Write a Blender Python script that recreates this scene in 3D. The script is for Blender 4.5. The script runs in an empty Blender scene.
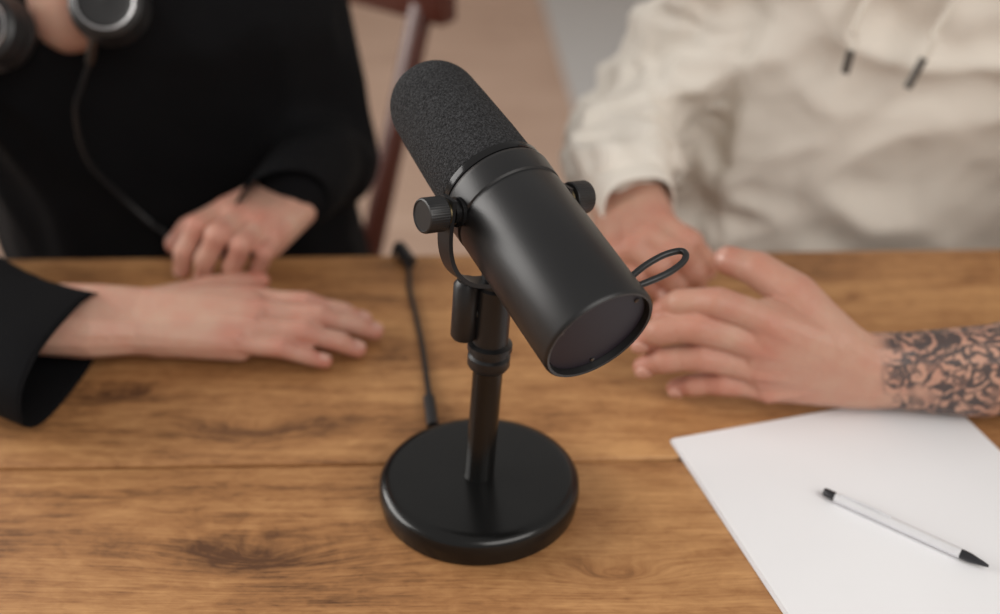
import bpy, bmesh, math, random, time
import numpy as np
from mathutils import Vector, Matrix, noise
random.seed(4)
TOP=0.75                       # table-top height
CAMZ=0.513; PITCH=math.radians(31.3); F=1200.0
CP,SP=math.cos(PITCH),math.sin(PITCH)
def W(px,py,z):
    """measured photo point at height z above the table -> world"""
    u=(px-500)/F; v=(307-py)/F
    t=(CAMZ-z)/(SP-CP*v)
    return Vector((u*t,(CP+SP*v)*t,z+TOP))
def V(x,y,z): return Vector((x,y,z+TOP))
scene=bpy.context.scene
scene.view_settings.view_transform='Standard'
COL=scene.collection
# ------------------------------------------------------------ materials
def nodes(name):
    m=bpy.data.materials.new(name); m.use_nodes=True
    nt=m.node_tree; b=nt.nodes['Principled BSDF']
    return m,nt,b
def N(nt,t,**k):
    n=nt.nodes.new(t)
    for a,v in k.items():
        if a in n.inputs: n.inputs[a].default_value=v
        else: setattr(n,a,v)
    return n
def simple(name,c1,c2=None,rough=.5,metal=0,nscale=60,bscale=None,bstr=.2,bdist=.001,spec=.5,detail=4,sheen=0):
    m,nt,b=nodes(name); L=nt.links.new
    tc=N(nt,'ShaderNodeTexCoord')
    c2=c2 or tuple(min(1,x*1.15) for x in c1)
    no=N(nt,'ShaderNodeTexNoise'); no.inputs['Scale'].default_value=nscale; no.inputs['Detail'].default_value=detail
    L(tc.outputs['Object'],no.inputs['Vector'])
    mx=N(nt,'ShaderNodeMix',data_type='RGBA'); mx.inputs[6].default_value=(*c1,1); mx.inputs[7].default_value=(*c2,1)
    L(no.outputs['Fac'],mx.inputs[0]); L(mx.outputs[2],b.inputs['Base Color'])
    b.inputs['Roughness'].default_value=rough; b.inputs['Metallic'].default_value=metal
    b.inputs['Specular IOR Level'].default_value=spec
    b.inputs['Sheen Weight'].default_value=sheen
    if bscale:
        n2=N(nt,'ShaderNodeTexNoise'); n2.inputs['Scale'].default_value=bscale; n2.inputs['Detail'].default_value=3
        L(tc.outputs['Object'],n2.inputs['Vector'])
        bp=N(nt,'ShaderNodeBump'); bp.inputs['Strength'].default_value=bstr; bp.inputs['Distance'].default_value=bdist
        L(n2.outputs['Fac'],bp.inputs['Height']); L(bp.outputs[0],b.inputs['Normal'])
    return m
M_black=simple('satin_black_metal',(.010,.010,.011),(.014,.014,.015),.40,0,40,900,.08,.0003,.45)
M_body=simple('mic_body_paint',(.012,.012,.013),(.016,.016,.017),.38,.2,30,1500,.15,.0003,.5)
M_base=simple('stand_black_paint',(.004,.004,.004),(.006,.006,.006),.22,0,40,1200,.06,.0003,.4)
M_ring=simple('gloss_ring',(.02,.02,.021),None,.15,.6)
M_brass=simple('brass_washer',(.30,.24,.14),None,.3,1)
M_cap=simple('end_cap_face',(.012,.010,.016),(.018,.014,.024),.5,0,30,spec=.3)
M_steel=simple('steel',(.50,.50,.51),None,.3,1)
M_screw=simple('dark_steel',(.12,.12,.12),None,.35,1)
M_rub=simple('cable_rubber',(.010,.010,.011),None,.42)
M_jack=simple('jacket_wool',(.0035,.0035,.0042),(.006,.006,.007),.9,0,25,700,.3,.001,.12)
M_trous=simple('trouser_cloth',(.02,.022,.03),(.03,.03,.04),.9,0,25,700,.3,.001,.2)
M_hood=simple('cream_fleece',(.71,.66,.59),(.79,.74,.67),1,0,12,420,.4,.0018,.08,5,0)
M_cord=simple('cream_cord',(.62,.57,.5),None,.9,0,300)
M_aglet=simple('dark_aglet',(.12,.11,.10),None,.35,.7)
M_hair1=simple('dark_hair',(.02,.012,.008),(.04,.024,.015),.5,0,80,200,.6,.003)
M_hair2=simple('brown_hair',(.05,.03,.018),(.08,.05,.03),.5,0,80,200,.6,.003)
M_eye=simple('eye_white',(.8,.78,.75),None,.2)
M_iris=simple('iris',(.05,.03,.02),None,.2)
M_lip=simple('lips',(.45,.17,.15),None,.45)
M_paper=simple('paper',(.80,.80,.82),(.83,.83,.85),.75,0,20,300,.05,.0003,.3)
M_penw=simple('pen_silver',(.68,.68,.70),None,.3,.2)
M_penb=simple('pen_black',(.015,.015,.018),None,.3)
M_chair=simple('mahogany',(.055,.012,.007),(.10,.025,.014),.35,0,18)
M_wall=simple('wall_paint',(.50,.42,.36),(.53,.45,.39),.9,0,3)
M_wallw=simple('wall_white',(.7,.68,.65),None,.9,0,3)
M_rug=simple('grey_rug',(.46,.45,.44),(.58,.57,.56),1,0,60,200,.8,.004,.1)
M_nail=simple('fingernail',(.58,.31,.24),(.62,.35,.28),.3,0,100)
# foam
def foam():
    m,nt,b=nodes('windscreen_foam'); L=nt.links.new
    tc=N(nt,'ShaderNodeTexCoord')
    v=N(nt,'ShaderNodeTexVoronoi'); v.inputs['Scale'].default_value=1000; L(tc.outputs['Object'],v.inputs['Vector'])
    n=N(nt,'ShaderNodeTexNoise'); n.inputs['Scale'].default_value=800; n.inputs['Detail'].default_value=4; L(tc.outputs['Object'],n.inputs['Vector'])
    r=N(nt,'ShaderNodeValToRGB'); e=r.color_ramp.elements
    e[0].position=.38; e[0].color=(.012,.012,.013,1); e[1].position=.76; e[1].color=(.062,.063,.067,1)
    L(n.outputs['Fac'],r.inputs[0]); L(r.outputs[0],b.inputs['Base Color'])
    b.inputs['Roughness'].default_value=.95; b.inputs['Specular IOR Level'].default_value=.25
    bp=N(nt,'ShaderNodeBump'); bp.inputs['Strength'].default_value=.8; bp.inputs['Distance'].default_value=.0009
    L(v.outputs['Distance'],bp.inputs['Height']); L(bp.outputs[0],b.inputs['Normal'])
    return m
M_foam=foam()
def skin(name,base,red,tattoo=False):
    m,nt,b=nodes(name); L=nt.links.new
    at=N(nt,'ShaderNodeAttribute',attribute_name='tone'); sep=N(nt,'ShaderNodeSeparateColor'); L(at.outputs['Color'],sep.inputs[0])
    tc=N(nt,'ShaderNodeTexCoord')
    n=N(nt,'ShaderNodeTexNoise'); n.inputs['Scale'].default_value=55; n.inputs['Detail'].default_value=5; L(tc.outputs['Object'],n.inputs['Vector'])
    ad=N(nt,'ShaderNodeMath',operation='MULTIPLY_ADD'); L(n.outputs['Fac'],ad.inputs[0]); ad.inputs[1].default_value=1.0; ad.inputs[2].default_value=-.30
    a2=N(nt,'ShaderNodeMath',operation='ADD',use_clamp=True); L(ad.outputs[0],a2.inputs[0]); L(sep.outputs[0],a2.inputs[1])
    mx=N(nt,'ShaderNodeMix',data_type='RGBA'); mx.inputs[6].default_value=(*base,1); mx.inputs[7].default_value=(*red,1); L(a2.outputs[0],mx.inputs[0])
    out=mx.outputs[2]
    if tattoo:
        nd=N(nt,'ShaderNodeTexNoise'); nd.inputs['Scale'].default_value=45; nd.inputs['Detail'].default_value=3; L(tc.outputs['Object'],nd.inputs['Vector'])
        vm=N(nt,'ShaderNodeVectorMath',operation='MULTIPLY_ADD'); L(nd.outputs['Color'],vm.inputs[0]); vm.inputs[1].default_value=(.03,.03,.03); L(tc.outputs['Object'],vm.inputs[2])
        vo=N(nt,'ShaderNodeTexVoronoi',feature='F1'); vo.inputs['Scale'].default_value=42; L(vm.outputs[0],vo.inputs['Vector'])
        vo2=N(nt,'ShaderNodeTexVoronoi',feature='DISTANCE_TO_EDGE'); vo2.inputs['Scale'].default_value=80; L(vm.outputs[0],vo2.inputs['Vector'])
        sn=N(nt,'ShaderNodeMath',operation='MULTIPLY'); L(vo.outputs['Distance'],sn.inputs[0]); sn.inputs[1].default_value=22
        si=N(nt,'ShaderNodeMath',operation='SINE'); L(sn.outputs[0],si.inputs[0])
        n3=N(nt,'ShaderNodeTexNoise'); n3.inputs['Scale'].default_value=60; n3.inputs['Detail'].default_value=4; L(tc.outputs['Object'],n3.inputs['Vector'])
        s2=N(nt,'ShaderNodeMath',operation='MULTIPLY_ADD'); L(n3.outputs['Fac'],s2.inputs[0]); s2.inputs[1].default_value=2.6; L(si.outputs[0],s2.inputs[2])
        mr=N(nt,'ShaderNodeMapRange'); mr.inputs['From Min'].default_value=.6; mr.inputs['From Max'].default_value=1.8; L(s2.outputs[0],mr.inputs['Value'])
        ln=N(nt,'ShaderNodeMapRange'); ln.inputs['From Min'].default_value=.12; ln.inputs['From Max'].default_value=.03; ln.inputs['To Max'].default_value=.9; L(vo2.outputs['Distance'],ln.inputs['Value'])
        mxx=N(nt,'ShaderNodeMath',operation='MAXIMUM'); L(mr.outputs[0],mxx.inputs[0]); L(ln.outputs[0],mxx.inputs[1])
        n4=N(nt,'ShaderNodeTexNoise'); n4.inputs['Scale'].default_value=30; n4.inputs['Detail'].default_value=2; L(tc.outputs['Object'],n4.inputs['Vector'])
        g4=N(nt,'ShaderNodeMapRange'); g4.inputs['From Min'].default_value=.33; g4.inputs['From Max'].default_value=.45; L(n4.outputs['Fac'],g4.inputs['Value'])
        mu0=N(nt,'ShaderNodeMath',operation='MULTIPLY'); L(mxx.outputs[0],mu0.inputs[0]); L(g4.outputs[0],mu0.inputs[1])
        mu=N(nt,'ShaderNodeMath',operation='MULTIPLY'); L(mu0.outputs[0],mu.inputs[0]); L(sep.outputs[1],mu.inputs[1])
        m2=N(nt,'ShaderNodeMath',operation='MULTIPLY'); L(mu.outputs[0],m2.inputs[0]); m2.inputs[1].default_value=.9
        mt=N(nt,'ShaderNodeMix',data_type='RGBA'); L(m2.outputs[0],mt.inputs[0]); L(out,mt.inputs[6]); mt.inputs[7].default_value=(.04,.04,.045,1)
        out=mt.outputs[2]
    L(out,b.inputs['Base Color'])
    b.inputs['Roughness'].default_value=.5; b.inputs['Specular IOR Level'].default_value=.38
    b.inputs['Subsurface Weight'].default_value=.12; b.inputs['Subsurface Radius'].default_value=(1,.35,.2); b.inputs['Subsurface Scale'].default_value=.004
    nb=N(nt,'ShaderNodeTexNoise'); nb.inputs['Scale'].default_value=220; nb.inputs['Detail'].default_value=5; L(tc.outputs['Object'],nb.inputs['Vector'])
    bp=N(nt,'ShaderNodeBump'); bp.inputs['Strength'].default_value=.45; bp.inputs['Distance'].default_value=.0016
    L(nb.outputs['Fac'],bp.inputs['Height']); L(bp.outputs[0],b.inputs['Normal'])
    return m
M_skinW=skin('skin_fair',(.58,.36,.27),(.54,.21,.155))
M_skinM=skin('skin_warm',(.52,.31,.225),(.47,.18,.125))
M_skinT=skin('skin_tattooed',(.52,.31,.225),(.47,.18,.125),True)
def wood(name,light,mid,dark,knots=(),rough=.42,gs=1.0):
    m,nt,b=nodes(name); L=nt.links.new
    ge=N(nt,'ShaderNodeNewGeometry'); oi=N(nt,'ShaderNodeObjectInfo')
    of=N(nt,'ShaderNodeVectorMath',operation='SCALE'); of.inputs[0].default_value=(7,13,3); L(oi.outputs['Random'],of.inputs['Scale'])
    pos=ge.outputs['Position']; kd=None
    for (kx,ky,kr) in knots:
        s=N(nt,'ShaderNodeVectorMath',operation='SUBTRACT'); L(pos,s.inputs[0]); s.inputs[1].default_value=(kx,ky,TOP)
        c=N(nt,'ShaderNodeVectorMath',operation='MULTIPLY'); L(s.outputs[0],c.inputs[0]); c.inputs[1].default_value=(.30/kr,1/kr,0)
        ln=N(nt,'ShaderNodeVectorMath',operation='LENGTH'); L(c.outputs[0],ln.inputs[0])
        ex=N(nt,'ShaderNodeMath',operation='MULTIPLY'); L(ln.outputs['Value'],ex.inputs[0]); L(ln.outputs['Value'],ex.inputs[1])
        ad=N(nt,'ShaderNodeMath',operation='ADD'); L(ex.outputs[0],ad.inputs[0]); ad.inputs[1].default_value=1
        dv=N(nt,'ShaderNodeMath',operation='DIVIDE'); dv.inputs[0].default_value=1; L(ad.outputs[0],dv.inputs[1])
        if kd is None: kd=dv.outputs[0]
        else:
            a=N(nt,'ShaderNodeMath',operation='ADD'); L(kd,a.inputs[0]); L(dv.outputs[0],a.inputs[1]); kd=a.outputs[0]
    p2=N(nt,'ShaderNodeVectorMath',operation='ADD'); L(pos,p2.inputs[0]); L(of.outputs[0],p2.inputs[1]); pv=p2.outputs[0]
    if kd is not None:
        cx=N(nt,'ShaderNodeCombineXYZ'); mm=N(nt,'ShaderNodeMath',operation='MULTIPLY'); L(kd,mm.inputs[0]); mm.inputs[1].default_value=.022; L(mm.outputs[0],cx.inputs[1])
        p3=N(nt,'ShaderNodeVectorMath',operation='ADD'); L(pv,p3.inputs[0]); L(cx.outputs[0],p3.inputs[1]); pv=p3.outputs[0]
    def noi(sc,det,dis=0):
        mp=N(nt,'ShaderNodeVectorMath',operation='MULTIPLY'); L(pv,mp.inputs[0]); mp.inputs[1].default_value=sc
        n=N(nt,'ShaderNodeTexNoise'); n.inputs['Scale'].default_value=1; n.inputs['Detail'].default_value=det; n.inputs['Distortion'].default_value=dis
        n.inputs['Roughness'].default_value=.65
        L(mp.outputs[0],n.inputs['Vector']); return n.outputs['Fac']
    a=noi((2.4*gs,30*gs,30*gs),6,.9); f=noi((22*gs,520*gs,520*gs),3,.1); bl=noi((6*gs,11*gs,11*gs),4,.5)
    cat=noi((12*gs,110*gs,110*gs),5,.7); we=noi((70*gs,130*gs,130*gs),4,.6)
    terms=((a,.36),(f,.26),(bl,.44),(cat,.28),(we,.26)); val=None
    for o,k in terms:
        s=N(nt,'ShaderNodeMath',operation='MULTIPLY_ADD'); L(o,s.inputs[0]); s.inputs[1].default_value=k
        if val is None: s.inputs[2].default_value=-.20
        else: L(val,s.inputs[2])
        val=s.outputs[0]
    if kd is not None:
        k2=N(nt,'ShaderNodeMath',operation='MULTIPLY_ADD'); L(kd,k2.inputs[0]); k2.inputs[1].default_value=-.13; L(val,k2.inputs[2]); val=k2.outputs[0]
    r=N(nt,'ShaderNodeValToRGB'); cr=r.color_ramp
    cr.elements[0].position=.40; cr.elements[0].color=(*dark,1); cr.elements[1].position=.74; cr.elements[1].color=(*light,1)
    e=cr.elements.new(.55); e.color=(*mid,1)
    L(val,r.inputs[0]); L(r.outputs[0],b.inputs['Base Color'])
    rr=N(nt,'ShaderNodeMapRange'); rr.inputs['To Min'].default_value=rough+.12; rr.inputs['To Max'].default_value=rough-.05; L(val,rr.inputs['Value']); L(rr.outputs[0],b.inputs['Roughness'])
    b.inputs['Specular IOR Level'].default_value=.35
    bp=N(nt,'ShaderNodeBump'); bp.inputs['Strength'].default_value=.5; bp.inputs['Distance'].default_value=.002
    L(val,bp.inputs['Height']); L(bp.outputs[0],b.inputs['Normal'])
    return m
kn=[W(262,560,0),W(245,430,0),W(620,575,0),W(120,395,0),W(830,300,0)]
M_table=wood('rustic_oak',(.55,.295,.122),(.34,.158,.060),(.10,.042,.017),[(kn[0].x,kn[0].y,.016),(kn[1].x,kn[1].y,.013),(kn[2].x,kn[2].y,.009),(kn[3].x,kn[3].y,.006),(kn[4].x,kn[4].y,.008)],.52)
M_floor=wood('pale_floor_boards',(.56,.40,.31),(.48,.33,.25),(.36,.24,.18),(),.5,.35)
# ------------------------------------------------------------ geometry helpers
def mkobj(name,verts,faces,mat,smooth=True,angle=None):
    me=bpy.data.meshes.new(name); me.from_pydata([tuple(v) for v in verts],[],faces)
    bm=bmesh.new(); bm.from_mesh(me); bmesh.ops.recalc_face_normals(bm,faces=bm.faces); bm.to_mesh(me); bm.free()
    if smooth: me.shade_smooth()
    if angle: me.set_sharp_from_angle(angle=math.radians(angle))
    ob=bpy.data.objects.new(name,me); COL.objects.link(ob)
    if mat: me.materials.append(mat)
    return ob
def group(name,loc,children):
    e=bpy.data.objects.new(name,None); e.empty_display_size=.05; e.location=loc; COL.objects.link(e)
    for c in children:
        c.parent=e; c.matrix_parent_inverse=Matrix.Translation(-Vector(loc))
    return e
def frame(axis,hint=Vector((0,0,1))):
    a=axis.normalized()
    if abs(a.dot(hint))>.98: hint=Vector((1,0,0))
    x=hint.cross(a).normalized(); y=a.cross(x); return x,y,a
def lathe(name,prof,origin,axis,mat,seg=96,angle=35,ring=False):
    x,y,a=frame(axis); vs=[];fs=[]
    for s,r in prof:
        for k in range(seg):
            t=2*math.pi*k/seg
            vs.append(origin+a*s+(x*math.cos(t)+y*math.sin(t))*max(r,1e-5))
    n=len(prof)
    for i in range(n if ring else n-1):
        i2=(i+1)%n
        for k in range(seg):
            k2=(k+1)%seg; fs.append((i*seg+k,i*seg+k2,i2*seg+k2,i2*seg+k))
    if not ring:
        if prof[0][1]>0: fs.append(tuple(range(seg)))
        if prof[-1][1]>0: fs.append(tuple((n-1)*seg+k for k in range(seg)))
    return mkobj(name,vs,fs,mat,True,angle)
def tube(name,pts,r,mat,closed=False,res=12):
    """round cable swept along a smooth spline through the control points"""
    P=[Vector(p) for p in pts]; out=[]
    Q=[P[0]*2-P[1]]+P+[P[-1]*2-P[-2]]
    for i in range(1,len(Q)-2):
        p0,p1,p2,p3=Q[i-1:i+3]
        for k in range(res):
            t=k/res
            out.append(.5*((2*p1)+(p2-p0)*t+(2*p0-5*p1+4*p2-p3)*t*t+(3*p1-p0-3*p2+p3)*t**3))
    out.append(P[-1]); seg=12; vs=[];fs=[]; x=None
    for i,c in enumerate(out):
        d=(out[min(i+1,len(out)-1)]-out[max(i-1,0)]).normalized()
        if x is None: x,_,_=frame(d)
        x=(x-d*x.dot(d)).normalized(); y=d.cross(x)
        for k in range(seg):
            t=2*math.pi*k/seg; vs.append(c+(x*math.cos(t)+y*math.sin(t))*r)
    for i in range(len(out)-1):
        for k in range(seg):
            k2=(k+1)%seg; fs.append((i*seg+k,i*seg+k2,(i+1)*seg+k2,(i+1)*seg+k))
    fs.append(tuple(range(seg))); fs.append(tuple((len(out)-1)*seg+k for k in range(seg)))
    return mkobj(name,vs,fs,mat,True,50)
def box(name,c,size,mat,rot=None,bev=.002,seg=2):
    bm=bmesh.new(); bmesh.ops.create_cube(bm,size=1)
    for v in bm.verts: v.co=Vector((v.co.x*size[0],v.co.y*size[1],v.co.z*size[2]))
    if bev: bmesh.ops.bevel(bm,geom=bm.edges[:],offset=bev,segments=seg,affect='EDGES',profile=.5)
    Mx=Matrix.Translation(Vector(c))@(rot.to_4x4() if rot else Matrix.Identity(4))
    bmesh.ops.transform(bm,matrix=Mx,verts=bm.verts)
    me=bpy.data.meshes.new(name); bm.to_mesh(me); bm.free(); me.shade_smooth(); me.set_sharp_from_angle(angle=math.radians(40))
    me.materials.append(mat); ob=bpy.data.objects.new(name,me); COL.objects.link(ob); return ob
_b=bmesh.new(); bmesh.ops.create_icosphere(_b,subdivisions=2,radius=1); SPH2=[v.co.copy() for v in _b.verts]; _b.free()
def cone2(vs,fs,c0,r0,c1,r1,seg=18,nr=5):
    """tapered capsule (hull of two spheres) as a lofted surface"""
    d=Vector(c1)-Vector(c0); L=d.length
    if L<1e-6 or L<=abs(r0-r1)*1.02: return False
    x,y,a=frame(d); sn=(r0-r1)/L; al=math.asin(sn); o=len(vs); rings=[]
    for i in range(nr+1):
        th=-math.pi/2+(al+math.pi/2)*i/nr; rings.append((r0*math.sin(th),r0*math.cos(th)))
    for i in range(nr+1):
        th=al+(math.pi/2-al)*i/nr; rings.append((L+r1*math.sin(th),r1*math.cos(th)))
    for s,r in rings:
        for k in range(seg):
            t=2*math.pi*k/seg; vs.append(Vector(c0)+a*s+(x*math.cos(t)+y*math.sin(t))*max(r,1e-6))
    n=len(rings)
    for i in range(n-1):
        for k in range(seg):
            k2=(k+1)%seg; fs.append((o+i*seg+k,o+i*seg+k2,o+(i+1)*seg+k2,o+(i+1)*seg+k))
    fs.append(tuple(o+k for k in reversed(range(seg)))); fs.append(tuple(o+(n-1)*seg+k for k in range(seg)))
    return True
def hull(vs,fs,balls):
    if len(balls)==2 and not any(hasattr(r,'__len__') for _,r in balls):
        if cone2(vs,fs,balls[0][0],balls[0][1],balls[1][0],balls[1][1]): return
    bm=bmesh.new()
    for c,r in balls:
        rr=r if hasattr(r,'__len__') else (r,r,r)
        for s in SPH2: bm.verts.new((c[0]+s[0]*rr[0],c[1]+s[1]*rr[1],c[2]+s[2]*rr[2]))
    res=bmesh.ops.convex_hull(bm,input=bm.verts[:])
    dead=[v for v in bm.verts if not v.link_faces]
    bmesh.ops.delete(bm,geom=dead,context='VERTS')
    bm.verts.index_update(); o=len(vs)
    vs.extend([v.co.copy() for v in bm.verts])
    fs.extend([tuple(o+v.index for v in f.verts) for f in bm.faces]); bm.free()
def organic(name,hulls,voxel,smooth,mat,post=None,fac=.5):
    vs=[];fs=[]
    for h in hulls: hull(vs,fs,h)
    me=bpy.data.meshes.new(name); me.from_pydata([tuple(v) for v in vs],[],fs); me.materials.append(mat)
    ob=bpy.data.objects.new(name,me); COL.objects.link(ob)
    rm=ob.modifiers.new('r','REMESH'); rm.mode='VOXEL'; rm.voxel_size=voxel
    sm=ob.modifiers.new('s','SMOOTH'); sm.factor=fac; sm.iterations=smooth
    dg=bpy.context.evaluated_depsgraph_get()
    me2=bpy.data.meshes.new_from_object(ob.evaluated_get(dg)); me2.name=name
    bpy.data.objects.remove(ob)
    if post: post(me2)
    me2.shade_smooth()
    if not me2.materials: me2.materials.append(mat)
    o=bpy.data.objects.new(name,me2); COL.objects.link(o); return o
def verts_np(me):
    a=np.empty(len(me.vertices)*3); me.vertices.foreach_get('co',a); return a.reshape(-1,3)
def tone(me,red,tat=None):
    P=verts_np(me); t=np.zeros(len(P))
    for p,r,s in red:
        d=np.linalg.norm(P-np.array(p),axis=1); t=np.maximum(t,s*np.exp(-(d/r)**2))
    g=np.zeros(len(P)) if tat is None else tat(P)
    at=me.attributes.new('tone','FLOAT_COLOR','POINT')
    c=np.stack([t,g,np.zeros_like(t),np.ones_like(t)],1).ravel(); at.data.foreach_set('color',c)
def wrinkle(amp,sc,seed,ridge=True,fine=.3,mask=None):
    def f(me):
        me.update(); co=[v.co.copy() for v in me.vertices]; no=[v.normal.copy() for v in me.vertices]; out=[]
        for c,nn in zip(co,no):
            p=Vector((c.x*sc[0]+seed,c.y*sc[1]+seed*2,c.z*sc[2]))
            w=noise.noise(p*.6)*.9
            n=noise.noise(Vector((p.x+w,p.y-w,p.z+w)))
            d=(1-abs(n)*2.4) if ridge else n
            d+=fine*noise.noise(p*2.7)
            out.extend(c+nn*(amp*(d-.6)*(mask(c) if mask else 1)))
        me.vertices.foreach_set('co',out); me.update()
    return f
# ------------------------------------------------------------ hands
def make_hand(name,wrist,fingers,thumb,up,arm,rf,mat,wr=.017,wsep=.013,tat=None,palmdown=.008,voxel=.0013,ts=1.0):
    H=[]; red=[]
    im,pm=fingers[0][0],fingers[3][0]
    lat=(im-pm).normalized()
    fwd=((fingers[1][0]+fingers[2][0])/2-wrist).normalized()
    dn=fwd.cross(lat).normalized()
    if dn.dot(up)>0: dn=-dn
    dors=-dn
    wA=(wrist+lat*wsep,wr); wB=(wrist-lat*wsep,wr)
    sizes=[1,1.04,.98,.84]
    mr=[]
    for fi,f in enumerate(fingers):
        r=rf*sizes[fi]; R=[r*1.16,r*1.08,r*.96,r*.80]
        for i in range(3):
            a,b=f[i],f[i+1]; mid=(a+b)/2; rm=(R[i]+R[i+1])/2*.93
            seg=(b-a).normalized(); pd=(dn-seg*dn.dot(seg)); 
            if pd.length>1e-4: pd.normalize()
            H.append([(a,R[i]),(mid+pd*r*.12,rm)]); H.append([(mid+pd*r*.12,rm),(b,R[i+1])])
        red+= [(f[1],rf*1.5,.6),(f[0]+dors*.006,rf*1.6,.5),(f[3],rf*1.7,.7),(f[2],rf*1.1,.4)]
        mr.append((f[0],R[0]))
    for i in range(3):
        H.append([wA,wB,mr[i],mr[i+1],(mr[i][0]+dn*palmdown,mr[i][1]),(mr[i+1][0]+dn*palmdown,mr[i+1][1])])
        wa=fingers[i][0].lerp(fingers[i][1],.25); wb=fingers[i+1][0].lerp(fingers[i+1][1],.25)
        H.append([(wa+dn*.003,rf*.75),(wb+dn*.003,rf*.75)])
    for f in fingers: # tendons
        H.append([(wrist.lerp(f[0],.35)+dors*(wr*.62),.004),(f[0]+dors*rf*.46,rf*.80)])
    H.append([(wrist-lat*wsep+fwd*.015+dn*.006,wr*.85),(pm.lerp(wrist,.35)+dn*.006,wr*.75)])
    T=thumb; tr=[rf*1.75*ts,rf*1.42*ts,rf*1.20*ts,rf*.97*ts]
    for i in range(3):
        mid=(T[i]+T[i+1])/2; H.append([(T[i],tr[i]),(mid,(tr[i]+tr[i+1])/2*.96)]); H.append([(mid,(tr[i]+tr[i+1])/2*.96),(T[i+1],tr[i+1])])
    H.append([wA,(T[0],tr[0]),(wrist.lerp(im,.4),wr*.8)])
    H.append([(T[0],tr[0]*.8),(T[0].lerp(T[1],.75),rf*.8),(im.lerp(wrist,.3)+dn*.004,rf*.8)])
    red+=[(T[1],rf*2,.35),(T[3],rf*2,.7),(T[2],rf*1.4,.5)]
    prev=(wrist,wr,wsep)
    for p,r,s in arm:
        H.append([(prev[0]+lat*prev[2],prev[1]),(prev[0]-lat*prev[2],prev[1]),(p+lat*s,r),(p-lat*s,r)]); prev=(p,r,s)
    ob=organic(name,H,voxel,4,mat,post=lambda me:tone(me,red,tat))
    vs=[];fs=[]
    def nail(a,b,r,dv):
        ax=(b-a).normalized(); d=(dv-ax*dv.dot(ax)).normalized(); s=ax.cross(d)
        c=b-ax*r*.15; o=len(vs); nu,nv=8,8
        for i in range(nu+1):
            for j in range(nv+1):
                u=i/nu*2-1; v=j/nv*2-1
                uu=u*math.sqrt(1-v*v*.45); vv=v*math.sqrt(1-u*u*.45)
                ang=vv*.74; rr=r*(1.0-.16*max(0,uu)**2)
                vs.append(c+ax*(uu*r*.72)+s*(math.sin(ang)*rr*.95)+d*(math.cos(ang)*rr*.975))
        for i in range(nu):
            for j in range(nv):
                k=o+i*(nv+1)+j; fs.append((k,k+1,k+nv+2,k+nv+1))
    for fi,f in enumerate(fingers): nail(f[2],f[3],rf*sizes[fi]*.83,dors if abs((f[3]-f[2]).normalized().dot(dors))<.9 else fwd)
    nail(T[2],T[3],rf*.98*ts,(dors+lat*.8).normalized())
    nl=mkobj(name+'_nails',vs,fs,M_nail)
    sol=nl.modifiers.new('s','SOLIDIFY'); sol.thickness=.0006; sol.offset=0
    return [ob,nl]
def J(*a): return [W(*q) for q in a]
hA=make_hand('right_hand',W(140,321,.030),
  [J((250,298,.030),(306,303,.028),(343,312,.018),(364,320,.010)),
   J((261,312,.032),(320,316,.029),(356,325,.018),(375,331,.010)),
   J((255,328,.029),(306,332,.026),(341,342,.017),(358,349,.010)),
   J((239,343,.022),(282,348,.020),(308,356,.013),(325,361,.009))],
  J((172,302,.022),(210,290,.018),(240,284,.014),(260,281,.011)),Vector((0,0,1)),
  [(W(95,321,.034),.020,.013),(V(-.385,.765,.04),.020,.010)],.0084,M_skinW,wr=.0175)
hB=make_hand('left_hand',V(-.180,.965,.045),
  [J((224,210,.048),(196,226,.051),(183,252,.031),(182,270,.013)),
   J((240,218,.051),(217,235,.055),(205,259,.032),(203,276,.012)),
   J((257,228,.047),(241,245,.048),(232,265,.027),(229,279,.011)),
   J((273,240,.038),(264,253,.037),(258,267,.022),(255,277,.010))],
  J((262,208,.030),(220,216,.028),(189,229,.020),(175,244,.013)),Vector((0,0,1)),
  [(V(-.180,1.02,.04),.018,.008)],.0092,M_skinW,wr=.0175)
hC=make_hand('right_hand',V(.108,.955,.055),
  [J((662,224,.062),(690,242,.056),(703,258,.040),(707,270,.026)),
   J((648,236,.058),(680,255,.050),(694,273,.034),(697,285,.018)),
   J((632,248,.050),(662,267,.040),(677,284,.025),(680,295,.013)),
   J((612,258,.038),(640,276,.029),(655,288,.018),(663,297,.012))],
  J((652,212,.045),(660,226,.036),(672,240,.030),(684,253,.026)),Vector((0,0,1)),
  [(V(.105,1.03,.05),.022,.010)],.0103,M_skinM,wr=.020)
tatf=lambda P: np.clip((P[:,0]-.258)/.010,0,1)
# open, half-curled hand: heel and little finger on the table, index side lifted
hD=make_hand('left_hand',W(860,371,.038),
  [J((770,322,.078),(718,303,.090),(680,303,.083),(661,312,.069)),
   J((760,344,.060),(700,328,.071),(659,331,.064),(640,341,.051)),
   J((758,367,.040),(702,357,.047),(664,360,.041),(644,367,.030)),
   J((767,388,.021),(722,383,.024),(694,385,.019),(676,388,.012))],
  J((836,343,.060),(796,295,.084),(757,269,.092),(728,260,.087)),Vector((0,-1,.3)),
  [(W(905,371,.037),.0225,.007),(W(990,371,.040),.027,.008),(V(.54,.735,.055),.036,.010)],.0104,M_skinT,wr=.0200,wsep=.009,tat=tatf,palmdown=.010,ts=1.06)
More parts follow.
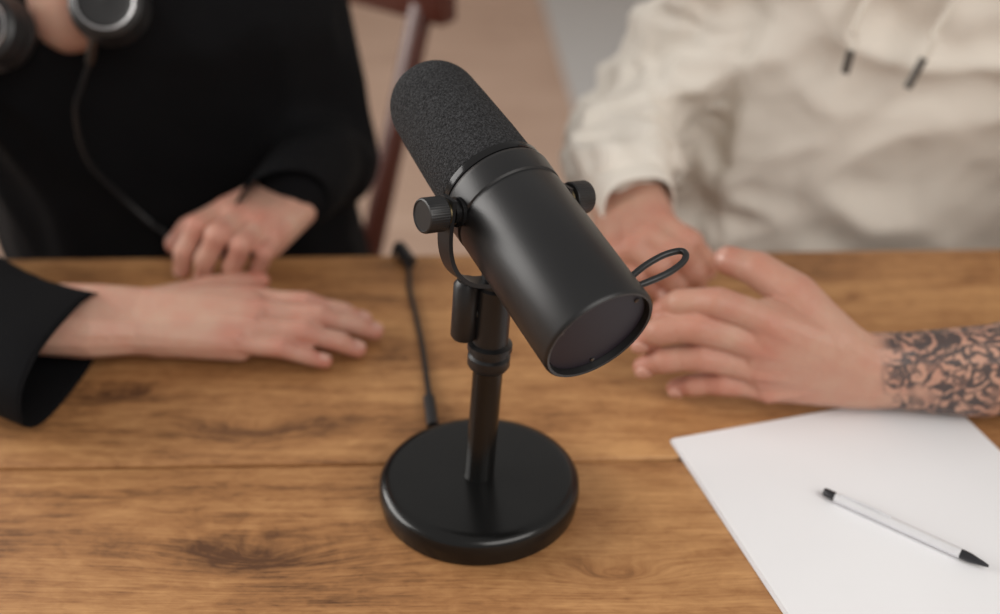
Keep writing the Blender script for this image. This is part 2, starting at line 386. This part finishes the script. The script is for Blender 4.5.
# ------------------------------------------------------------ heads
def make_head(c,hair,skinm,long=False):
    def q(x,y,z): return Vector((c.x+x,c.y+y,c.z+z))
    H=[[(q(0,.015,.03),(.074,.09,.085)),(q(0,-.02,.0),(.066,.07,.07))],
       [(q(0,-.02,.0),(.064,.065,.06)),(q(0,-.05,-.085),(.026,.02,.018)),(q(.035,-.02,-.065),.022),(q(-.035,-.02,-.065),.022)],
       [(q(0,-.088,.012),.008),(q(0,-.108,-.026),.009)],[(q(.01,-.094,-.03),.008),(q(-.01,-.094,-.03),.008)],
       [(q(.04,-.072,.028),.012),(q(-.04,-.072,.028),.012)],
       [(q(.074,.008,.015),(.008,.016,.022)),(q(.07,.0,-.015),(.006,.01,.012))],[(q(-.074,.008,.015),(.008,.016,.022)),(q(-.07,.0,-.015),(.006,.01,.012))],
       [(q(0,.02,-.03),.052),(q(0,.035,-.15),.055)]]
    hd=organic('head',H,.004,4,skinm,post=lambda me:tone(me,[((q(0,-.1,-.03)),.02,.4)]))
    HH=[[(q(0,.025,.042),(.083,.094,.088)),(q(0,.05,-.0),(.078,.06,.075))],[(q(0,-.045,.095),(.055,.035,.02)),(q(0,.02,.09),.06)]]
    if long: HH+=[[(q(.07,.04,0),.022),(q(.085,.05,-.13),.02),(q(0,.09,-.13),.03)],[(q(-.07,.04,0),.022),(q(-.085,.05,-.13),.02),(q(0,.09,-.13),.03)]]
    hr=organic('hair',HH,.006,3,hair,post=wrinkle(.003,(60,60,14),3))
    out=[hd,hr]
    for s,nm in((1,'eye_a'),(-1,'eye_b')):
        vs=[];fs=[]; hull(vs,fs,[(q(.031*s,-.077,.006),(.014,.011,.008))]); out.append(mkobj(nm,vs,fs,M_eye))
        vs=[];fs=[]; hull(vs,fs,[(q(.031*s,-.0865,.006),(.0055,.003,.0055))]); out.append(mkobj(nm+'_iris',vs,fs,M_iris))
    vs=[];fs=[]; hull(vs,fs,[(q(.016,-.083,-.055),(.008,.006,.005)),(q(-.016,-.083,-.055),(.008,.006,.005)),(q(0,-.089,-.055),(.008,.006,.008))]); out.append(mkobj('lips',vs,fs,M_lip))
    return out
def sleeve(name,rings,mat,thick=.002,seg=48,rib=0,e=.78):
    vs=[];fs=[]
    for c,a,b in rings:
        for k in range(seg):
            t=2*math.pi*k/seg; ct,st=math.cos(t),math.sin(t)
            g=1-rib*(k%2); vs.append(c+(a*(math.copysign(abs(ct)**e,ct))+b*(math.copysign(abs(st)**e,st)))*g)
    for i in range(len(rings)-1):
        for k in range(seg):
            k2=(k+1)%seg; fs.append((i*seg+k,i*seg+k2,(i+1)*seg+k2,(i+1)*seg+k))
    ob=mkobj(name,vs,fs,mat)
    s=ob.modifiers.new('s','SOLIDIFY'); s.thickness=thick; s.offset=-1
    s2=ob.modifiers.new('b','SUBSURF'); s2.levels=1; s2.render_levels=1
    return ob
# ------------------------------------------------------------ woman
JH=[[(V(-.42,1.17,-.16),.120),(V(-.26,1.17,-.16),.120),(V(-.42,1.14,.02),.115),(V(-.26,1.14,.02),.115)],
    [(V(-.42,1.14,.02),.115),(V(-.26,1.14,.02),.115),(V(-.44,1.10,.16),.105),(V(-.25,1.10,.16),.105)],
    [(V(-.44,1.10,.16),.105),(V(-.25,1.10,.16),.105),(V(-.50,1.11,.20),.062),(V(-.205,1.12,.20),.062),(V(-.36,1.12,.26),.06)],
    [(V(-.205,1.12,.20),.062),(V(-.176,1.12,.01),.053)],[(V(-.176,1.12,.01),.053),(V(-.172,1.03,.045),.043)],[(V(-.172,1.03,.045),.043),(V(-.180,.965,.050),.037)],
    [(V(-.50,1.11,.20),.062),(V(-.54,.90,.058),.052)],[(V(-.54,.90,.058),.052),(V(-.41,.765,.046),(.03,.05,.040))]]
jk=organic('jacket',JH,.007,6,M_jack,post=wrinkle(.007,(9,9,7),2))
cuffR=sleeve('jacket_cuff',[(V(-.44,.785,.047),Vector((.02,.052,0)),Vector((0,0,.042))),
   (V(-.39,.750,.042),Vector((.012,.064,0)),Vector((0,0,.039))),
   (V(-.345,.728,.037),Vector((.002,.067,-.004)),Vector((0,0,.035))),
   (V(-.309,.717,.034),Vector((.010,.070,-.002)),Vector((.004,0,.032)))],M_jack)
cuffL=sleeve('jacket_cuff_l',[(V(-.174,1.02,.045),Vector((.041,.0,0)),Vector((0,0,.038))),
   (V(-.180,.965,.050),Vector((.039,.012,0)),Vector((0,0,.036))),
   (V(-.187,.922,.054),Vector((.038,.018,0)),Vector((0,-.004,.034)))],M_jack,e=1.0)
TR=[[(V(-.42,1.17,-.17),.112),(V(-.44,.82,-.21),.075)],[(V(-.26,1.17,-.17),.112),(V(-.24,.82,-.21),.075)],
    [(V(-.44,.82,-.21),.07),(V(-.44,.85,-.68),.045)],[(V(-.24,.82,-.21),.07),(V(-.24,.85,-.68),.045)]]
tr=organic('trousers',TR,.012,4,M_trous)
def shoes(xs,y,nm):
    o=[]
    for x in xs:
        vs=[];fs=[]; hull(vs,fs,[(V(x,y+.05,-.705),.04),(V(x,y-.14,-.72),(.04,.05,.028))]); o.append(mkobj(nm,vs,fs,M_penb))
    return o
hd=make_head(V(-.365,1.03,.44),M_hair1,M_skinW,True)
chest=organic('neck',[[(V(-.365,1.06,.36),.05),(V(-.365,1.08,.27),.06),(V(-.37,1.015,.19),.034)]],.005,3,M_skinW,post=lambda me:tone(me,[]))
woman=group('seated_woman',(-.34,1.17,TOP-.35),[jk,cuffR,cuffL,tr,chest]+hA+hB+hd+shoes((-.44,-.24),.85,'shoe'))
# ------------------------------------------------------------ man
HH=[[(V(.30,1.18,-.17),.135),(V(.52,1.18,-.17),.135),(V(.295,1.16,.02),.128),(V(.53,1.16,.02),.125)],
    [(V(.295,1.16,.02),.128),(V(.53,1.16,.02),.125),(V(.31,1.13,.22),.115),(V(.55,1.13,.22),.115)],
    [(V(.31,1.13,.22),.115),(V(.55,1.13,.22),.115),(V(.30,1.14,.31),.072),(V(.60,1.12,.31),.072),(V(.44,1.14,.38),.06)],
    [(V(.300,1.14,.30),.07),(V(.130,1.10,.045),.056)],[(V(.130,1.10,.045),.058),(V(.110,1.0,.055),.047)],
    [(V(.110,1.0,.055),.047),(V(.113,.955,.058),.042)],
    [(V(.60,1.12,.31),.075),(V(.58,.82,.10),.06)],[(V(.58,.82,.10),.06),(V(.54,.745,.06),.050)],
    [(V(.36,1.20,.35),.05),(V(.52,1.20,.35),.05),(V(.44,1.24,.30),.06)]]
def sleevemask(c):
    s=min(1,max(0,(.25-c.x)/.08)); return 1+.7*s
def hoodpost(me):
    wrinkle(.012,(9,9,10),5,mask=sleevemask)(me)
    wrinkle(.006,(26,26,30),11,fine=.2,mask=lambda c:min(1,max(.2,(.28-c.x)/.1)))(me)
hoodie=organic('hoodie',HH,.006,5,M_hood,post=hoodpost)
cuff=sleeve('ribbed_cuff',[(V(.112,.975,.058),Vector((.040,.004,0)),Vector((0,0,.038))),(V(.113,.950,.058),Vector((.037,.006,0)),Vector((0,0,.035))),
   (V(.115,.925,.058),Vector((.033,.008,0)),Vector((0,0,.032))),(V(.117,.905,.058),Vector((.033,.008,0)),Vector((0,0,.031)))],M_hood,.004,96,.03)
def ray(px,py,Y):
    u=(px-500)/F; v=(307-py)/F; t=Y/(CP+SP*v); return Vector((u*t,Y,CAMZ-t*(SP-CP*v)+TOP))
s1=tube('drawstring_a',[V(.375,1.04,.34),ray(862,10,1.0),ray(857,35,.995),ray(851,54,.99)],.0030,M_cord)
s2=tube('drawstring_b',[V(.47,1.04,.34),ray(945,15,1.0),ray(935,40,.99),ray(924,60,.985)],.0030,M_cord)
a1=tube('drawstring_tip_a',[ray(851,50,.99),ray(845,73,.988)],.0038,M_aglet)
a2=tube('drawstring_tip_b',[ray(924,58,.985),ray(907,88,.983)],.0038,M_aglet)
TR2=[[(V(.52,1.18,-.17),.12),(V(.53,.78,-.20),.08)],[(V(.32,1.18,-.17),.12),(V(.30,.78,-.20),.08)],
    [(V(.53,.78,-.20),.075),(V(.54,.83,-.68),.05)],[(V(.30,.78,-.20),.075),(V(.29,.83,-.68),.05)]]
tr2=organic('trousers',TR2,.012,4,M_trous)
hd2=make_head(V(.445,1.07,.56),M_hair2,M_skinM)
man=group('seated_man',(.42,1.17,TOP-.35),[hoodie,cuff,s1,s2,a1,a2,tr2]+hC+hD+hd2+shoes((.54,.29),.83,'shoe'))
# ------------------------------------------------------------ headphones
hp=[]
def cup(c,ax,nm):
    hp.append(lathe(nm+'_shell',[(-.013,0),(-.014,.018),(-.013,.024),(-.009,.029),(.003,.032),(.008,.030),(.010,.026)],c,ax,M_black,64))
    hp.append(lathe(nm+'_trim',[(-.0128,.0240),(-.0142,.0235),(-.0144,.0222),(-.0135,.0218)],c,ax,M_steel,64,ring=True))
    hp.append(lathe(nm+'_pad',[(.008,.030),(.014,.032),(.022,.029),(.024,.022),(.020,.016),(.012,.014)],c,ax,M_rub,64))
c1=ray(108,4,.955); c2=ray(-10,30,.965)
cup(c1,Vector((-.1,.75,-.45)),'cup_a'); cup(c2,Vector((.2,.75,-.45)),'cup_b')
hp.append(tube('headband',[c1+Vector((.03,.0,.02)),V(-.27,1.02,.27),V(-.29,1.15,.31),V(-.365,1.19,.32),V(-.44,1.15,.31),V(-.455,1.03,.25),c2+Vector((-.03,.0,.02))],.007,M_black))
hp.append(tube('cable_plug',[ray(95,34,.945),ray(90,62,.95)],.0042,M_screw))
hp.append(tube('cable',[ray(91,60,.95),ray(82,85,.955),ray(76,115,.965),ray(88,160,.985),ray(120,195,1.0),ray(150,222,1.0),ray(172,240,.99),V(-.27,.985,-.08)],.0020,M_rub))
group('headphones',tuple(c1),hp)
# ------------------------------------------------------------ table
YAW=math.radians(1.25); R=Matrix.Rotation(YAW,3,'Z')
planks=[]
edges=[.936,.642,.345,.05,-.23]
for i in range(4):
    y1,y0=edges[i],edges[i+1]; c=R@Vector((.05,(y0+y1)/2,0)); c.z=TOP-.02
    planks.append(box('plank_%d'%(i+1),c,(2.3,y1-y0-.0038,.04),M_table,R,.0022,3))
for i,(x,y) in enumerate([(-1.0,.82),(1.1,.82),(-1.0,-.12),(1.1,-.12)]):
    c=R@Vector((x,y,0)); c.z=(TOP-.04)/2; planks.append(box('leg_%d'%(i+1),c,(.08,.08,TOP-.04),M_table,R,.004))
for i,(y) in enumerate((.80,-.12)):
    c=R@Vector((.05,y,0)); c.z=TOP-.065; planks.append(box('apron_%d'%(i+1),c,(2.0,.03,.05),M_table,R,.002))
for i,x in enumerate((-.7,.05,.8)):
    c=R@Vector((x,.35,0)); c.z=TOP-.052; planks.append(box('batten_%d'%(i+1),c,(.06,.86,.024),M_chair,R,.002))
group('wooden_table',(0,.35,0),planks)
# ------------------------------------------------------------ microphone on stand
B=Vector((.0525,.5304,.1727+TOP)); D=Vector((-.0381,.6819,.2391+TOP))
A=(D-B).normalized(); mic=[]
mic.append(lathe('body',[(.004,.0303),(.0,.0307),(-.0004,.0321),(.0004,.0329),(.002,.0333),(.094,.0331),(.0952,.0324),(.0962,.0324),(.0972,.0334),(.1105,.0337),(.1130,.0330),(.1145,.0315),(.1145,.020)],B,A,M_body,128))
mic.append(lathe('end_cap',[(.0035,0),(.0035,.0295),(.0045,.0306),(.006,.0306)],B,A,M_cap,96))
mic.append(lathe('collar_ring',[(.1142,.030),(.1145,.0325),(.1158,.0328),(.1190,.0325),(.1198,.0314),(.1200,.030)],B,A,M_ring,128))
prof=[(.1195,.0285),(.1200,.0305),(.1225,.0309),(.144,.0303),(.172,.0290),(.187,.0281)]
for k in range(1,15):
    t=k/14*math.pi/2; prof.append((.187+.0275*math.sin(t)**.95,.0281*math.cos(t)**.72 if k<14 else 0))
mic.append(lathe('foam_windscreen',prof,B,A,M_foam,128))
X,Y,_=frame(A)
for k,ang in enumerate((20,140,260)):
    t=math.radians(ang); mic.append(lathe('cap_screw_%d'%(k+1),[(.0036,.0014),(.0028,.0014),(.0024,.0007),(.0028,0)],B+(X*math.cos(t)+Y*math.sin(t))*.0265,A,M_screw,20))
P=B+A*.1010
pv=Vector((.800,.560,-.17)); pv=(pv-A*pv.dot(A)).normalized()
for s,nm in((-1,'left'),(1,'right')):
    e=.0012 if s>0 else 0
    o=P+pv*(.0330*s+e); ax=pv*s
    mic.append(lathe('washer_'+nm,[(0,.0085),(.0022,.0085),(.0024,.0068),(.0055,.0068)],o,ax,M_ring,40))
    mic.append(lathe('brass_'+nm,[(.0088,.0072),(.0102,.0072)],o,ax,M_brass,40))
    x,y,a=frame(ax); vs=[];fs=[];seg=120;pr=[(.0108,.0080),(.0111,.0093),(.0118,.0099),(.0228,.0099),(.0238,.0094),(.0241,.0086),(.0235,.0082),(.0235,0)]
    for j,(q,r) in enumerate(pr):
        for k in range(seg):
            t=2*math.pi*k/seg; rr=r*(1-.02*(k%3==0)) if j in(2,3) else r
            vs.append(o+a*q+(x*math.cos(t)+y*math.sin(t))*max(rr,1e-5))
    for j in range(len(pr)-1):
        for k in range(seg):
            k2=(k+1)%seg; fs.append((j*seg+k,j*seg+k2,(j+1)*seg+k2,(j+1)*seg+k))
    fs.append(tuple(range(seg)))
    mic.append(mkobj('knob_'+nm,vs,fs,M_black,True,35))
# yoke : flat band bent in a U under the body
dn=Vector((0,0,-1)); dn=(dn-pv*dn.dot(pv)).normalized(); wv=pv.cross(dn).normalized()
vs=[];fs=[];n=48;path=[]
yr=.0405
for k in range(n+1):
    t=math.pi*k/n; c=-math.cos(t); s=math.sin(t)
    cc=math.copysign(abs(c)**.75,c); ss=max(s,0)**.75
    path.append((P+pv*(yr*cc)+dn*(.047*ss), (pv*cc*1.0+dn*ss).normalized()))
path=[(P-pv*yr-dn*.009,-pv)]+path+[(P+pv*yr-dn*.009,pv)]
for c,nn in path:
    for a,b in((-1,-1),(1,-1),(1,1),(-1,1)): vs.append(c+wv*(.0060*a)+nn*(.0013*b))
for i in range(len(path)-1):
    for k in range(4):
        k2=(k+1)%4; fs.append((i*4+k,i*4+k2,(i+1)*4+k2,(i+1)*4+k))
fs.append((0,1,2,3)); fs.append(tuple((len(path)-1)*4+k for k in range(4)))
mic.append(mkobj('yoke',vs,fs,M_black,True,35))
# stand
bc=V(-.0134,.603,0)
mic.append(lathe('round_base',[(0,0),(0,.0605),(.0015,.0632),(.010,.0646),(.0165,.0642),(.0195,.0620),(.0208,.058),(.021,.054),(.0212,.02),(.0215,0)],bc,Vector((0,0,1)),M_base,128,40))
yb=P+dn*.047; ptop=yb
pb=bc+Vector((0,0,.020)); pax=(ptop-pb); plen=pax.length
mic.append(lathe('pole',[(0,.0100),(.0015,.0098),(.003,.0094),(plen*.60,.0092)],pb,pax,M_base,48))
mic.append(lathe('height_clamp',[(plen*.58,.0092),(plen*.585,.0118),(plen*.60,.0130),(plen*.64,.0130),(plen*.65,.0114),(plen*.665,.0114),(plen*.675,.0137),(plen*.70,.0135),(plen*.71,.0108),(plen*.97,.0104),(plen*.985,.008),(plen,.006)],pb,pax,M_black,64))
pa=pax.normalized()
sd=Vector((-.97,-.1,0))
mic.append(lathe('swivel_block',[(plen*.735,0),(plen*.735,.0066),(plen*.75,.0080),(plen*.99,.0080),(plen*1.01,.006),(plen*1.01,0)],pb+sd*.0168,pax,M_black,40))
mic.append(lathe('swivel_pin',[(0,.005),(.016,.005)],pb+pa*(plen*.86),sd,M_black,24))
mic.append(lathe('yoke_bolt',[(-.004,.0085),(.006,.0085),(.0075,.006),(.0075,0)],yb,-dn,M_black,32))
def rd(px,py,depth):
    u=(px-500)/F*depth; v=(307-py)/F*depth; return Vector((u,depth*CP+v*SP,TOP+CAMZ-depth*SP+v*CP))
g=-.022
mic.append(tube('tail_cable',[rd(612,295,.676+g),rd(626,290,.664+g),rd(648,282,.663+g),rd(668,273,.667+g),rd(682,263,.673+g),rd(686,255,.677+g),rd(680,251,.681+g),rd(664,255,.681+g),rd(646,265,.677+g),rd(632,276,.672+g),rd(622,284,.669+g),rd(612,290,.680+g)],.0019,M_rub,res=8))
mic.append(lathe('strain_relief',[(-.004,.0040),(.004,.0038),(.007,.0028)],rd(621,290,.668+g),rd(632,285,.662+g)-rd(621,290,.668+g),M_ring,24))
group('desk_microphone',tuple(bc),mic)
# cable on the table
cb=[]
cb.append(tube('cable',[V(-.10,.975,-.10),V(-.098,.955,-.02),W(398,247,.006)]+J((404,252,.006),(409,268,.0035),(410,290,.0026),(417,320,.0026),(423,350,.0026),(427,380,.0026),(430,400,.004),(433,424,.004),(436,440,.004)),.0022,M_rub))
cb.append(tube('plug_a',J((399,247,.007),(410,262,.007)),.0060,M_rub,res=3))
cb.append(tube('plug_b',J((429,398,.0055),(433,427,.0055)),.0045,M_rub,res=3))
group('audio_cable',tuple(W(415,320,0)),cb)
# ------------------------------------------------------------ paper and pen
pl=W(670,442,0); dx=(W(875,405,0)-pl).normalized(); dy=Vector((dx.y,-dx.x,0))
Rp=Matrix((dx,-dy,Vector((0,0,1)))).transposed()
ps=[]
for i in range(3):
    c=pl+dx*(.105+.0006*i)+dy*(.1485+.0005*i); c.z=TOP+.0008+i*.0011
    ps.append(box('sheet_%d'%(i+1),c,(.21,.297,.0009),M_paper,Rp,0))
group('paper_stack',tuple(pl),ps)
p0=W(824,491,.008); p1=W(972,558,.008); pd=(p1-p0).normalized(); p0.z=TOP+.0075; pd.z=0; pd.normalize()
pen=[lathe('barrel',[(.008,.0027),(.0082,.0032),(.090,.0032),(.0905,.0028)],p0,pd,M_penw,32),
     lathe('end_plug',[(0,0),(0,.0024),(.001,.0029),(.008,.0030)],p0,pd,M_penb,32),
     lathe('grip',[(.0905,.0031),(.096,.0030),(.105,.0014),(.1075,.0007),(.1075,0)],p0,pd,M_penb,32),
     tube('clip',[p0+pd*.012+Vector((0,0,.0036)),p0+pd*.03+Vector((0,0,.0043)),p0+pd*.045+Vector((0,0,.0034))],.0008,M_penw)]
group('pen',tuple(p0),pen)
# ------------------------------------------------------------ chair
def bar(name,a,b,w,d,mat):
    ax=(b-a); x,y,z=frame(ax); L=ax.length
    return box(name,(a+b)/2,(w,d,L),mat,Matrix((x,y,z)).transposed(),.006,3)
def make_chair(o,back,name,rake=.14):
    back=back.normalized(); s=Vector((-back.y,back.x,0)); pts=[]
    def q(a,b,z): return Vector((o.x,o.y,0))+s*a+back*b+Vector((0,0,z))
    for k,a in enumerate((0,.40)):
        pts.append(bar('rear_leg_%d'%k,q(a,0,0),q(a,0,.46),.03,.03,M_chair))
        pts.append(bar('back_post_%d'%k,q(a,0,.45),q(a,rake,.86),.022,.026,M_chair))
        pts.append(bar('front_leg_%d'%k,q(a,-.40,0),q(a,-.40,.42),.03,.03,M_chair))
    pts.append(bar('top_rail',q(-.04,rake*.97,.85),q(.44,rake*.97,.85),.03,.05,M_chair))
    pts.append(bar('mid_rail',q(0,rake*.5,.66),q(.40,rake*.5,.66),.02,.03,M_chair))
    for k in range(1,4): pts.append(bar('spindle_%d'%k,q(.10*k+.03,rake*.45,.64),q(.10*k+.03,rake*.97,.85),.012,.012,M_chair))
    c=q(.20,-.20,.425); Rz=Matrix((s,back,Vector((0,0,1)))).transposed()
    pts.append(box('seat',c,(.44,.44,.03),M_chair,Rz,.01,3))
    return group(name,(o.x,o.y,0),pts)
make_chair(Vector((-.185,1.245,0)),Vector((.62,.78,0)),'wooden_chair',.16)
make_chair(Vector((.66,1.36,0)),Vector((0.02,1,0)),'wooden_chair')
# ------------------------------------------------------------ room
box('floor',(0,1.5,-.05),(6,7,.1),M_floor,None,0)
box('wall_back',(0,4.6,1.3),(6,.1,2.6),M_wall,None,0)
box('wall_right',(3.0,1.5,1.3),(.1,7,2.6),M_wallw,None,0)
wl=[box('wall_low',(-3,1.5,.4),(.1,7,.8),M_wallw,None,0),box('wall_top',(-3,1.5,2.45),(.1,7,.3),M_wallw,None,0),
    box('wall_front',(-3,-1.25,1.55),(.1,1.5,1.5),M_wallw,None,0),box('wall_rear',(-3,3.75,1.55),(.1,2.5,1.5),M_wallw,None,0)]
group('wall_left',(-3,1.5,0),wl)
wf=[box('jamb_%d'%i,(-3,y,1.55),(.08,.06,1.5),M_wallw,None,.004) for i,y in enumerate((-.47,1.0,2.47))]+[box('sill',(-2.97,1,.82),(.16,3,.04),M_wallw,None,.004),box('head_bar',(-3,1,2.28),(.08,3,.05),M_wallw,None,.004)]
group('window_1',(-3,1,1.5),wf)
box('area_rug',(1.40,3.25,.006),(2.4,2.3,.012),M_rug,Matrix.Rotation(math.radians(3.4),3,'Z'),.004)
# ------------------------------------------------------------ light
def area(name,loc,target,size,sy,power,col):
    l=bpy.data.lights.new(name,'AREA'); l.shape='RECTANGLE'; l.size=size; l.size_y=sy; l.energy=power; l.color=col
    o=bpy.data.objects.new(name,l); o.location=loc; o.rotation_euler=(Vector(target)-Vector(loc)).to_track_quat('-Z','Y').to_euler(); COL.objects.link(o); return o
area('window_light',(-2.7,1.3,1.9),(0,.8,.8),2.6,1.5,86,(1,.97,.93))
area('added_front_fill',(1.2,-1.1,2.5),(.2,1,.8),2.2,1.5,46,(1,.96,.91))  # unseen fill light, added above the camera side to brighten the sitters' fronts
w=bpy.data.worlds.new('world'); scene.world=w; w.use_nodes=True
bg=w.node_tree.nodes['Background']; bg.inputs[0].default_value=(1,.965,.925,1); bg.inputs[1].default_value=.40
# ------------------------------------------------------------ camera
cam=bpy.data.cameras.new('camera'); co=bpy.data.objects.new('camera',cam); COL.objects.link(co)
co.location=(0,0,TOP+CAMZ); co.rotation_euler=(math.pi/2-PITCH,0,0)
cam.sensor_width=36; cam.lens=36*F/1000; cam.clip_start=.02
cam.dof.use_dof=True; cam.dof.focus_distance=.67; cam.dof.aperture_fstop=3.0
scene.camera=co
